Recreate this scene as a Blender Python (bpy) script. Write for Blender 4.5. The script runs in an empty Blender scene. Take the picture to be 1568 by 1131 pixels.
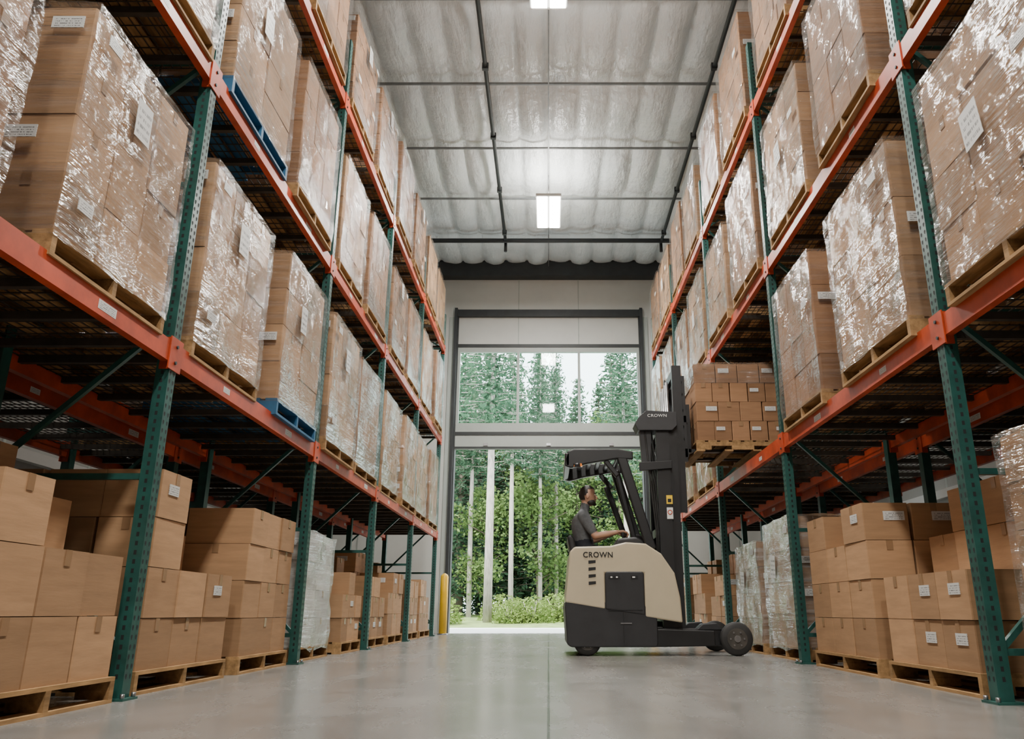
import bpy, math, random
from mathutils import Vector, Matrix, noise
R=random.Random(7)
scene=bpy.context.scene
COL=scene.collection
# ------------------------------------------------------------------ materials
MATS={}
class NT:
    def __init__(s,name):
        s.m=bpy.data.materials.new(name); s.m.use_nodes=True
        s.t=s.m.node_tree; s.t.nodes.clear()
        s.out=s.n('ShaderNodeOutputMaterial'); MATS[name]=s.m
    def n(s,typ,ins=None,**kw):
        x=s.t.nodes.new(typ)
        for k,v in kw.items(): setattr(x,k,v)
        if ins:
            for k,v in ins.items(): s.set(x,k,v)
        return x
    def set(s,x,k,v):
        i=x.inputs[k]
        if isinstance(v,bpy.types.NodeSocket): s.t.links.new(v,i)
        elif isinstance(v,bpy.types.Node): s.t.links.new(v.outputs[0],i)
        else: i.default_value=v
    def math(s,op,a,b=0.0,c=None,clamp=False):
        x=s.n('ShaderNodeMath',{0:a,1:b},operation=op); x.use_clamp=clamp
        if c is not None: s.set(x,2,c)
        return x.outputs[0]
    def mix(s,f,a,b,blend='MIX'):
        x=s.n('ShaderNodeMix',data_type='RGBA',blend_type=blend)
        s.set(x,0,f); s.set(x,6,a); s.set(x,7,b)
        return x.outputs[2]
    def noise(s,vec,scale,detail=3,rough=.55,mapscale=None,rot=None):
        if mapscale or rot:
            mp=s.n('ShaderNodeMapping',{0:vec})
            if mapscale: mp.inputs['Scale'].default_value=mapscale
            if rot: mp.inputs['Rotation'].default_value=rot
            vec=mp.outputs[0]
        return s.n('ShaderNodeTexNoise',{'Vector':vec,'Scale':scale,'Detail':detail,'Roughness':rough}).outputs[0]
    def ramp(s,f,a,b):
        return s.n('ShaderNodeMapRange',{0:f,1:a,2:b,3:0.0,4:1.0}).outputs[0]
    def obj(s): return s.n('ShaderNodeTexCoord').outputs['Object']
    def done(s,sh): s.t.links.new(sh if isinstance(sh,bpy.types.NodeSocket) else sh.outputs[0],s.out.inputs[0]); return s.m
def c4(c): return (c[0],c[1],c[2],1.0)
def simple(name,c,rough=.5,metal=0.0,var=.15,scale=6.0,bump=0.0,mapscale=None,island=0.0,spec=.5,coat=0.0):
    t=NT(name); o=t.obj()
    f=t.noise(o,scale,4,.6,mapscale)
    a=c4([x*(1-var) for x in c]); b=c4([min(1,x*(1+var)) for x in c])
    col=t.mix(t.ramp(f,.3,.7),a,b)
    if island>0:
        g=t.n('ShaderNodeNewGeometry').outputs['Random Per Island']
        k=t.math('MULTIPLY_ADD',g,island*2,1-island)
        cc=t.n('ShaderNodeCombineColor',{0:k,1:k,2:k})
        col=t.mix(1.0,col,cc.outputs[0],'MULTIPLY')
    p=t.n('ShaderNodeBsdfPrincipled',{'Base Color':col,'Roughness':rough,'Metallic':metal})
    p.inputs['Specular IOR Level'].default_value=spec
    p.inputs['Coat Weight'].default_value=coat
    if bump>0:
        bn=t.n('ShaderNodeBump',{'Height':f,'Strength':bump,'Distance':.02}); t.set(p,'Normal',bn.outputs[0])
    return t.done(p)
simple('rack_green',(.013,.070,.058),.42,0,.3,9)
simple('rack_orange',(.42,.050,.012),.42,0,.32,5)
simple('hole_dark',(.006,.008,.008),.8)
simple('cardboard',(.36,.215,.115),.75,0,.11,3,.06,(1,1,8),.24,.2)
simple('cardboard_dark',(.27,.145,.075),.72,0,.11,3,.06,(1,1,8),.22,.2)
simple('packing_tape',(.27,.16,.085),.25,0,.05,3)
simple('pallet_wood',(.27,.160,.070),.75,0,.35,4,.15,(6,1,6),.3,.2)
simple('pallet_blue',(.018,.10,.20),.6,0,.2,6)
simple('white_goods',(.48,.46,.42),.5,0,.15,5,0,None,.2)
simple('mesh_wire',(.055,.046,.036),.5,.3,.3,8)
simple('black_paint',(.012,.012,.013),.38,0,.2,5)
simple('black_plastic',(.02,.02,.022),.5,0,.2,5)
simple('cream_paint',(.51,.435,.30),.32,0,.06,3,0,None,0,.5,.3)
simple('steel',(.35,.35,.36),.3,.9,.15,8)
simple('purlin_paint',(.20,.21,.215),.5,.2,.15,8)
simple('rubber',(.02,.019,.018),.65,0,.3,10)
simple('wheel_hub',(.055,.048,.04),.5,0,.3,10)
simple('seat_vinyl',(.018,.018,.02),.45,0,.2,5)
simple('amber_lens',(.9,.25,.02),.25)
simple('warning_yellow',(.85,.55,.02),.4)
simple('bollard_yellow',(.85,.50,.015),.4,0,.08,5)
simple('white_paint',(.72,.72,.69),.5,0,.04,2)
simple('wall_panel',(.60,.61,.58),.45,0,.05,1.5,.05)
simple('wall_side_paint',(.36,.36,.34),.6,0,.05,1.5)
simple('dark_steel',(.025,.029,.031),.5,0,.2,4)
simple('door_rail',(.42,.46,.43),.45,0,.05,3)
simple('skin',(.50,.28,.185),.5,0,.06,20)
simple('shirt_fabric',(.115,.122,.13),.85,0,.2,30)
simple('trouser_fabric',(.022,.025,.035),.85,0,.2,30)
simple('hair',(.018,.012,.009),.6,0,.3,60)
simple('eye_white',(.7,.7,.68),.3)
simple('bark',(.33,.30,.265),.9,0,.35,5,.4,(4,4,.7))
simple('bark_dark',(.13,.105,.08),.9,0,.35,5,.4,(4,4,.7))
simple('grass',(.14,.20,.055),.9,0,.4,2)
simple('apron_concrete',(.62,.62,.60),.8,0,.06,1.2)
def leafmat(name,c,c2):
    t=NT(name); g=t.n('ShaderNodeNewGeometry').outputs['Random Per Island']
    n=t.noise(t.obj(),.6,2)
    f=t.math('MULTIPLY_ADD',n,.9,t.math('MULTIPLY_ADD',g,.6,-.25),clamp=True)
    col=t.mix(f,c4(c),c4(c2))
    d=t.n('ShaderNodeBsdfDiffuse',{'Color':col}); tr=t.n('ShaderNodeBsdfTranslucent',{'Color':col})
    t.done(t.n('ShaderNodeMixShader',{0:.4,1:d.outputs[0],2:tr.outputs[0]}))
leafmat('needles',(.036,.082,.052),(.115,.205,.12))
leafmat('leaves',(.050,.100,.034),(.20,.29,.095))
leafmat('shrub_leaves',(.07,.13,.03),(.26,.34,.10))
# label
t=NT('label_paper'); uv=t.n('ShaderNodeTexCoord').outputs['UV']
s=t.n('ShaderNodeSeparateXYZ',{0:uv})
rows=t.math('GREATER_THAN',t.math('FRACT',t.math('MULTIPLY',s.outputs[1],5.0)),.55)
nz=t.math('GREATER_THAN',t.noise(uv,14,1,.5,(2.2,.35,1)),.5)
f=t.math('MULTIPLY',rows,nz)
e1=t.math('LESS_THAN',t.math('ABSOLUTE',t.math('SUBTRACT',s.outputs[0],.5)),.42)
e2=t.math('LESS_THAN',t.math('ABSOLUTE',t.math('SUBTRACT',s.outputs[1],.5)),.40)
f=t.math('MULTIPLY',f,t.math('MULTIPLY',e1,e2))
col=t.mix(t.math('MULTIPLY',f,.8),(.58,.58,.56,1),(.06,.06,.06,1))
t.done(t.n('ShaderNodeBsdfPrincipled',{'Base Color':col,'Roughness':.5}))
# stretch film
def film(name,haze,gl0,rough,white):
    t=NT(name); o=t.obj()
    n1=t.noise(o,1.0,4,.62,(1.3,1.3,26),(.16,.10,0))
    n2=t.noise(o,1.0,3,.55,(5,5,9),(.8,.6,0))
    n3=t.noise(o,2.4,2,.5)
    n4=t.noise(o,1.0,2,.5,(2.2,2.2,3.0))
    h=t.math('ADD',t.math('ADD',t.math('MULTIPLY',n1,1.0),t.math('MULTIPLY',n2,.85)),t.math('MULTIPLY',n4,2.2))
    bp=t.n('ShaderNodeBump',{'Height':h,'Strength':.82,'Distance':.038})
    lw=t.n('ShaderNodeLayerWeight',{'Blend':.5,'Normal':bp.outputs[0]}).outputs['Facing']
    st=t.ramp(n1,.50,.68)
    f=t.math('MULTIPLY_ADD',st,.17,gl0)
    f=t.math('ADD',f,t.math('MULTIPLY',t.math('POWER',lw,2.5),.75))
    f=t.math('MULTIPLY',f,t.math('MULTIPLY_ADD',t.ramp(n3,.36,.60),.72,.28))
    f=t.math('MINIMUM',f,.8)
    g=t.n('ShaderNodeBsdfGlossy',{'Color':(1,1,1,1),'Roughness':rough,'Normal':bp.outputs[0]})
    d=t.n('ShaderNodeBsdfDiffuse',{'Color':c4(white)})
    tr=t.n('ShaderNodeBsdfTransparent',{'Color':(.97,.97,.97,1)})
    m1=t.n('ShaderNodeMixShader',{0:t.math('MULTIPLY_ADD',st,haze,haze*.3),1:tr.outputs[0],2:d.outputs[0]})
    t.done(t.n('ShaderNodeMixShader',{0:f,1:m1.outputs[0],2:g.outputs[0]}))
film('stretch_film',.07,.065,.115,(.65,.65,.65))
film('stretch_film_heavy',.30,.10,.18,(.70,.72,.72))
# glass
t=NT('window_glass')
tr=t.n('ShaderNodeBsdfTransparent',{'Color':(.90,.96,.95,1)}); gl=t.n('ShaderNodeBsdfGlossy',{'Roughness':.03})
t.done(t.n('ShaderNodeMixShader',{0:.015,1:tr.outputs[0],2:gl.outputs[0]}))
# lamp diffuser
t=NT('lamp_diffuser'); t.done(t.n('ShaderNodeEmission',{'Color':(1,.98,.94,1),'Strength':30.0}))
# floor
t=NT('polished_concrete'); o=t.obj(); s=t.n('ShaderNodeSeparateXYZ',{0:o})
n1=t.noise(o,.6,5,.65); n2=t.noise(o,2.2,6,.66); n3=t.noise(o,60,2,.5); n4=t.noise(o,1.0,4,.6,(3.0,.35,1))
col=t.mix(t.ramp(n1,.3,.7),(.140,.134,.124,1),(.215,.207,.193,1))
col=t.mix(t.math('MULTIPLY',t.ramp(n2,.42,.72),.34),col,(.30,.288,.268,1))
col=t.mix(t.math('MULTIPLY',t.ramp(n3,.45,.7),.14),col,(.09,.085,.076,1))
jx=t.math('LESS_THAN',t.math('ABSOLUTE',s.outputs[0]),.006)
jy=t.math('LESS_THAN',t.math('ABSOLUTE',t.math('SUBTRACT',t.math('MODULO',t.math('ADD',s.outputs[1],40.6),4.6),2.3)),.006)
j=t.math('MAXIMUM',jx,jy)
col=t.mix(j,col,(.035,.03,.026,1))
rg=t.math('ADD',t.math('MULTIPLY_ADD',n4,.24,.09),t.math('MULTIPLY',n2,.10))
bp=t.n('ShaderNodeBump',{'Height':n2,'Strength':.03,'Distance':.01})
p=t.n('ShaderNodeBsdfPrincipled',{'Base Color':col,'Roughness':rg,'Normal':bp.outputs[0]}); p.inputs['Specular IOR Level'].default_value=.85
t.done(p)
# ceiling insulation
t=NT('ceiling_insulation'); o=t.obj()
n1=t.noise(o,1.0,4,.6,(9,2,1),(0,0,.3)); n2=t.noise(o,1.3,3); n3=t.noise(o,5,3)
col=t.mix(t.ramp(n2,.3,.7),(.66,.70,.71,1),(.80,.83,.83,1))
bp=t.n('ShaderNodeBump',{'Height':t.math('ADD',n1,n3),'Strength':.5,'Distance':.06})
t.done(t.n('ShaderNodeBsdfPrincipled',{'Base Color':col,'Roughness':.32,'Normal':bp.outputs[0]}))

# ------------------------------------------------------------------ mesh builder
class MB:
    def __init__(s): s.v=[]; s.f=[]; s.m=[]; s.uv=[]; s.sm=[]; s.M=Matrix.Identity(4)
    def add(s,vs,fs,mat,uvs=None,smooth=False):
        b=len(s.v); M=s.M
        s.v+= [tuple(M@Vector(p)) for p in vs]
        for i,f in enumerate(fs):
            s.f.append([b+k for k in f]); s.m.append(mat); s.sm.append(smooth)
            s.uv.append(uvs[i] if uvs else ([(0,0),(1,0),(1,1),(0,1)] if len(f)==4 else [(0,0)]*len(f)))
    def box(s,x0,x1,y0,y1,z0,z1,mat,rz=0.0,M=None):
        vs=[(x0,y0,z0),(x1,y0,z0),(x1,y1,z0),(x0,y1,z0),(x0,y0,z1),(x1,y0,z1),(x1,y1,z1),(x0,y1,z1)]
        if rz:
            cx,cy=(x0+x1)/2,(y0+y1)/2; c,n=math.cos(rz),math.sin(rz)
            vs=[(cx+(x-cx)*c-(y-cy)*n,cy+(x-cx)*n+(y-cy)*c,z) for x,y,z in vs]
        if M is not None: vs=[M@Vector(p) for p in vs]
        s.add(vs,[(0,3,2,1),(4,5,6,7),(0,1,5,4),(1,2,6,5),(2,3,7,6),(3,0,4,7)],mat)
    def bar(s,a,b,w,h,mat,up=(0,0,1)):
        a=Vector(a);b=Vector(b);d=(b-a);L=d.length;d.normalize();up=Vector(up)
        if abs(d.dot(up))>.98: up=Vector((1,0,0))
        x=d.cross(up).normalized(); y=x.cross(d).normalized()
        vs=[]
        for e in (a,b):
            for sx,sy in ((-1,-1),(1,-1),(1,1),(-1,1)): vs.append(e+x*sx*w/2+y*sy*h/2)
        s.add(vs,[(3,2,1,0),(4,5,6,7),(0,1,5,4),(1,2,6,5),(2,3,7,6),(3,0,4,7)],mat)
    def tube(s,pts,rad,mat,n=12,cap=True,smooth=True,flat=1.0):
        pts=[Vector(p) for p in pts]
        if not isinstance(rad,(list,tuple)): rad=[rad]*len(pts)
        if cap=='round':
            d0=(pts[0]-pts[1]).normalized(); d1=(pts[-1]-pts[-2]).normalized()
            r0,r1=rad[0],rad[-1]
            pre=[];pr=[]
            for k in (1.0,.85,.5): pre.append(pts[0]+d0*r0*k); pr.append(max(r0*math.sqrt(max(0,1-k*k)),r0*.05))
            post=[];po=[]
            for k in (.5,.85,1.0): post.append(pts[-1]+d1*r1*k); po.append(max(r1*math.sqrt(max(0,1-k*k)),r1*.05))
            pts=pre+pts+post; rad=pr+list(rad)+po
        vs=[]; up=None
        for i,p in enumerate(pts):
            d=(pts[min(i+1,len(pts)-1)]-pts[max(i-1,0)]).normalized()
            if up is None: up=Vector((0,0,1)) if abs(d.z)<.9 else Vector((1,0,0))
            x=d.cross(up).normalized(); y=x.cross(d).normalized(); up=y
            for k in range(n):
                a=2*math.pi*k/n; vs.append(p+x*math.cos(a)*rad[i]+y*math.sin(a)*rad[i]*flat)
        fs=[]
        for i in range(len(pts)-1):
            for k in range(n):
                fs.append((i*n+k,i*n+(k+1)%n,(i+1)*n+(k+1)%n,(i+1)*n+k))
        s.add(vs,fs,mat,None,smooth)
        b=len(s.v)-len(vs)
        if cap:
            s.f.append([b+k for k in range(n)][::-1]); s.m.append(mat); s.sm.append(False); s.uv.append([(0,0)]*n)
            e=b+(len(pts)-1)*n
            s.f.append([e+k for k in range(n)]); s.m.append(mat); s.sm.append(False); s.uv.append([(0,0)]*n)
    def prism_y(s,poly,y0,y1,mat,bev=0.0):
        n=len(poly)
        vs=[];fs=[]
        for y in (y0,y1):
            for x,z in poly: vs.append((x,y,z))
        for i in range(n):
            j=(i+1)%n; fs.append((i,j,n+j,n+i))
        fs.append(tuple(range(n))[::-1]); fs.append(tuple(range(n,2*n)))
        s.add(vs,fs,mat)
    def ellipsoid(s,c,r,mat,nu=20,nv=14,fn=None,smooth=True):
        vs=[];fs=[]
        for j in range(nv+1):
            th=math.pi*j/nv
            for i in range(nu):
                ph=2*math.pi*i/nu
                p=Vector((math.sin(th)*math.cos(ph),math.sin(th)*math.sin(ph),math.cos(th)))
                if fn: p=fn(p)
                vs.append((c[0]+p.x*r[0],c[1]+p.y*r[1],c[2]+p.z*r[2]))
        for j in range(nv):
            for i in range(nu):
                fs.append((j*nu+i,(j+1)*nu+i,(j+1)*nu+(i+1)%nu,j*nu+(i+1)%nu))
        s.add(vs,fs,mat,None,smooth)
    def shell(s,x0,x1,y0,y1,z0,z1,mat,n=9,amp=.008,seed=0):
        def P(x,y,z):
            v=noise.noise_vector(Vector((x*3+seed,y*3,z*4)))*amp
            w=noise.noise_vector(Vector((x*11+seed,y*11,z*13)))*amp*.5
            return (x+v.x+w.x,y+v.y+w.y,z+v.z)
        def grid(fn):
            vs=[];fs=[]
            for i in range(n+1):
                for j in range(n+1): vs.append(P(*fn(i/n,j/n)))
            for i in range(n):
                for j in range(n):
                    a=i*(n+1)+j; fs.append((a,a+n+1,a+n+2,a+1))
            s.add(vs,fs,mat,None,True)
        X=lambda a:x0+(x1-x0)*a; Y=lambda a:y0+(y1-y0)*a; Z=lambda a:z0+(z1-z0)*a
        grid(lambda a,b:(X(a),y0,Z(b))); grid(lambda a,b:(X(1-a),y1,Z(b)))
        grid(lambda a,b:(x0,Y(1-a),Z(b))); grid(lambda a,b:(x1,Y(a),Z(b)))
        grid(lambda a,b:(X(a),Y(b),z1))
    def mesh(s,name):
        me=bpy.data.meshes.new(name); me.from_pydata(s.v,[],s.f)
        names=[]
        for m in s.m:
            if m not in names: names.append(m)
        for m in names: me.materials.append(MATS[m])
        idx={m:i for i,m in enumerate(names)}
        me.polygons.foreach_set('material_index',[idx[m] for m in s.m])
        me.polygons.foreach_set('use_smooth',s.sm)
        ul=me.uv_layers.new(name='UVMap')
        flat=[]
        for u in s.uv:
            for p in u: flat+=[p[0],p[1]]
        ul.data.foreach_set('uv',flat)
        me.update(); return me
    def obj(s,name,parent=None,loc=(0,0,0)):
        return addobj(name,s.mesh(name),parent,loc)
def addobj(name,data,parent=None,loc=(0,0,0),rz=0.0,scale=None):
    o=bpy.data.objects.new(name,data); COL.objects.link(o); o.location=loc; o.rotation_euler[2]=rz
    if scale: o.scale=scale
    if parent: o.parent=parent
    return o
def bevel(o,w,sg=3):
    bv=o.modifiers.new('bev','BEVEL'); bv.width=w; bv.segments=sg; bv.limit_method='ANGLE'

# ------------------------------------------------------------------ room
CE=9.0; YW=18.5; YB=-7.0; XS=7.6
b=MB(); b.box(-XS-.3,XS+.3,YB-.3,YW,-.2,0,'polished_concrete'); b.obj('floor')
b=MB(); vs=[];fs=[]
sx=.06; sy=.19; P0=16.8; nx=int(2*(XS+.2)/sx); ny=int((YW+.25-YB)/sy)+1
for j in range(ny+1):
    y=YW+.1-j*sy
    for i in range(nx+1):
        x=-XS-.2+i*sx
        bay=math.floor((y-P0)/1.9)
        wob=.03*noise.noise(Vector((bay*3.3,x*.8,1)))+.015*noise.noise(Vector((x*.5,y*1.1,5)))
        ph=(x+wob)/.54
        fx=abs(math.sin(math.pi*ph)); fy=abs(math.sin(math.pi*(y-P0)/1.9))
        am=.13+.10*noise.noise(Vector((math.floor(ph)*2.7+.4,bay*1.9+.3,7.5)))
        z=CE-am*(fx**.45)*(fy**.35)-.05*(fy**.6)+.03*noise.noise(Vector((x*1.6,y*1.2,0)))+.016*noise.noise(Vector((x*6,y*3,2)))
        vs.append((x,y,z))
for j in range(ny):
    for i in range(nx):
        a=j*(nx+1)+i; fs.append((a,a+1,a+nx+2,a+nx+1))
b.add(vs,fs,'ceiling_insulation',None,True)
b.box(-XS-.3,XS+.3,YB-.3,YW+.3,CE+.2,CE+.35,'dark_steel')
ceil=b.obj('ceiling')
b=MB()
for k in range(-1,13):
    y=P0-1.9*k
    if YB<y<YW: b.box(-XS,XS,y-.016,y+.016,CE-.20,CE-.165,'purlin_paint')
b.box(-.01,.01,YB,YW,CE-.235,CE-.215,'purlin_paint')
b.obj('purlins',ceil)
b=MB()
for x,z in ((-1.0,8.68),(2.62,8.68)):
    b.tube([(x,YB+.2,z),(x,16.7,z)],.035,'dark_steel')
    for k in range(12):
        y=16.2-1.9*k
        b.box(x-.05,x+.05,y-.03,y+.03,z-.05,z+.06,'dark_steel')
    b.tube([(x,16.7,z),(x,16.7,8.45)],.035,'dark_steel')
b.tube([(-XS+.05,16.6,8.68),(XS-.05,16.6,8.68)],.05,'dark_steel')
b.tube([(-XS+.05,16.45,8.58),(XS-.05,16.45,8.58)],.022,'dark_steel')
for y in (16.6,12.8,9.0):
    for sg in (-1,1):
        b.bar((sg*2.9,y,8.45),(sg*3.4,y,8.72),.035,.035,'dark_steel'); b.bar((sg*3.4,y,8.70),(sg*4.6,y,8.70),.03,.03,'dark_steel')
b.obj('sprinkler_pipes')
# walls
DX=2.27; 
b=MB()
b.box(-XS-.3,-DX,YW,YW+.25,0,CE+.2,'wall_panel'); b.box(DX,XS+.3,YW,YW+.25,0,CE+.2,'wall_panel')
b.box(-DX,DX,YW,YW+.25,7.5,CE+.2,'wall_panel')
for x in (-6.6,-4.4,-.75,.75,4.4,6.6):
    b.box(x-.012,x+.012,YW-.012,YW,7.7 if abs(x)<DX else 0,8.55,'door_rail')
b.obj('wall_far')
b=MB(); b.box(-XS,XS,YW-.28,YW-.02,8.55,8.92,'dark_steel'); b.box(-XS,XS,YW-.3,YW,8.52,8.57,'dark_steel'); b.box(-XS,XS,YW-.3,YW,8.9,8.93,'dark_steel')
b.obj('trim_1')
for nm,x0,x1,y0,y1 in (('wall_left',-XS-.3,-XS,YB,YW),('wall_right',XS,XS+.3,YB,YW),('wall_back',-XS-.3,XS+.3,YB-.3,YB)):
    b=MB(); b.box(x0,x1,y0,y1,0,CE+.2,'wall_side_paint')
    if nm!='wall_back':
        xi=x1 if nm=='wall_left' else x0; sg=1 if nm=='wall_left' else -1
        for k in range(12):
            y=YB+1+k*2.1; b.box(min(xi,xi+sg*.02),max(xi,xi+sg*.02),y-.02,y+.02,0,CE,'door_rail')
        for z in (2.6,5.2,7.6): b.box(min(xi,xi+sg*.12),max(xi,xi+sg*.12),YB,YW,z-.08,z+.08,'white_paint')
    b.obj(nm)
# overhead door
door=bpy.data.objects.new('door_1',None); COL.objects.link(door)
b=MB()
for sgn in (-1,1):
    x=sgn*DX; b.box(min(x,x+sgn*.07),max(x,x+sgn*.07),YW-.12,YW+.0,0,7.72,'dark_steel')
    b.box(min(x-sgn*.03,x),max(x-sgn*.03,x),YW-.04,YW+.26,0,7.5,'dark_steel')
    b.box(min(x+sgn*.07,x+sgn*.2),max(x+sgn*.07,x+sgn*.2),YW-.03,YW+.0,0,7.5,'door_rail')
b.box(-DX-.07,DX+.07,YW-.1,YW,7.5,7.68,'dark_steel')
b.obj('frame',door)
b=MB()
b.box(-DX+.03,DX-.03,YW+.02,YW+.12,6.80,7.5,'wall_panel'); 
for x in (-.75,.75): b.box(x-.012,x+.012,YW+.008,YW+.02,6.8,7.5,'door_rail')
b.box(-DX+.03,DX-.03,YW+.0,YW+.14,6.72,6.80,'dark_steel')
b.box(-DX+.03,DX-.03,YW+.02,YW+.12,6.60,6.72,'door_rail')
b.box(-DX+.03,DX-.03,YW+.02,YW+.12,4.58,4.80,'door_rail')
b.box(-DX+.03,DX-.03,YW+.0,YW+.10,4.50,4.58,'dark_steel')
b.box(-DX+.03,DX-.03,YW+.02,YW+.12,4.22,4.50,'door_rail')
b.box(-DX+.03,DX-.03,YW+.0,YW+.14,4.17,4.22,'dark_steel')
for x in (-DX+.06,-.75,.75,DX-.06): b.box(x-.03,x+.03,YW+.02,YW+.12,4.8,6.6,'door_rail')
for x in (-1.5,0,1.5): b.box(x-.05,x+.05,YW-.02,YW+.02,4.24,4.3,'steel')
b.obj('leaf',door)
b=MB(); b.box(-DX+.05,DX-.05,YW+.065,YW+.075,4.8,6.6,'window_glass'); b.obj('window_1',door)
bm=MB(); bm.tube([(0,0,0),(0,0,1.18),(0,0,1.22),(0,0,1.25)],[.085,.085,.065,.02],'bollard_yellow',20)
bm.tube([(0,0,0),(0,0,.02)],.12,'steel',20)
me=bm.mesh('bollard')
addobj('safety_bollard',me,None,(-2.24,17.55,0)); addobj('safety_bollard',me,None,(2.24,17.55,0))

# ------------------------------------------------------------------ lights
def highbay(x,y,z=7.95,power=430,up=45):
    e=bpy.data.objects.new('high_bay_light',None); COL.objects.link(e); e.location=(x,y,z)
    if not hasattr(highbay,'me'):
        b=MB(); b.box(-.24,.24,-.66,.66,0,.05,'white_paint')
        for sx_ in (-.12,.12): b.box(sx_-.10,sx_+.10,-.62,.62,-.012,0,'lamp_diffuser')
        for yy in (-.5,.5): b.tube([(0,yy,.05),(0,0,.4)],.008,'steel',6)
        b.tube([(0,0,.4),(0,0,.85)],.01,'steel',6)
        highbay.me=b.mesh('fixture')
    addobj('fixture',highbay.me,e)
    def L(nm,w,h,pw,zz,flip):
        l=bpy.data.lights.new(nm,'AREA'); l.shape='RECTANGLE'; l.size=w; l.size_y=h; l.energy=pw; l.color=(1,.965,.90)
        lo=bpy.data.objects.new(nm,l); COL.objects.link(lo); lo.parent=e; lo.location=(0,0,zz)
        if flip: lo.rotation_euler=(math.pi,0,0)
    L('lamp',.44,1.24,power,-.02,False)
    if up: L('uplight',.3,1.0,up,.07,True)
for y in (13.9,7.78,1.3,-4.6): highbay(0,y,7.95,500,65)
for sx_ in (-6.2,6.2):
    for y in (12.5,4.5): highbay(sx_,y,7.95,90,0)
w=bpy.data.worlds.new('World'); scene.world=w; w.use_nodes=True
bg=w.node_tree.nodes['Background']; bg.inputs[0].default_value=(.88,.95,1.0,1); bg.inputs[1].default_value=8.5
sun=bpy.data.lights.new('sun','SUN'); sun.energy=13; sun.angle=.03; sun.color=(1,.95,.86)
so=bpy.data.objects.new('sun',sun); COL.objects.link(so); so.rotation_euler=(math.radians(32),0,math.radians(-25))

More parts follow.
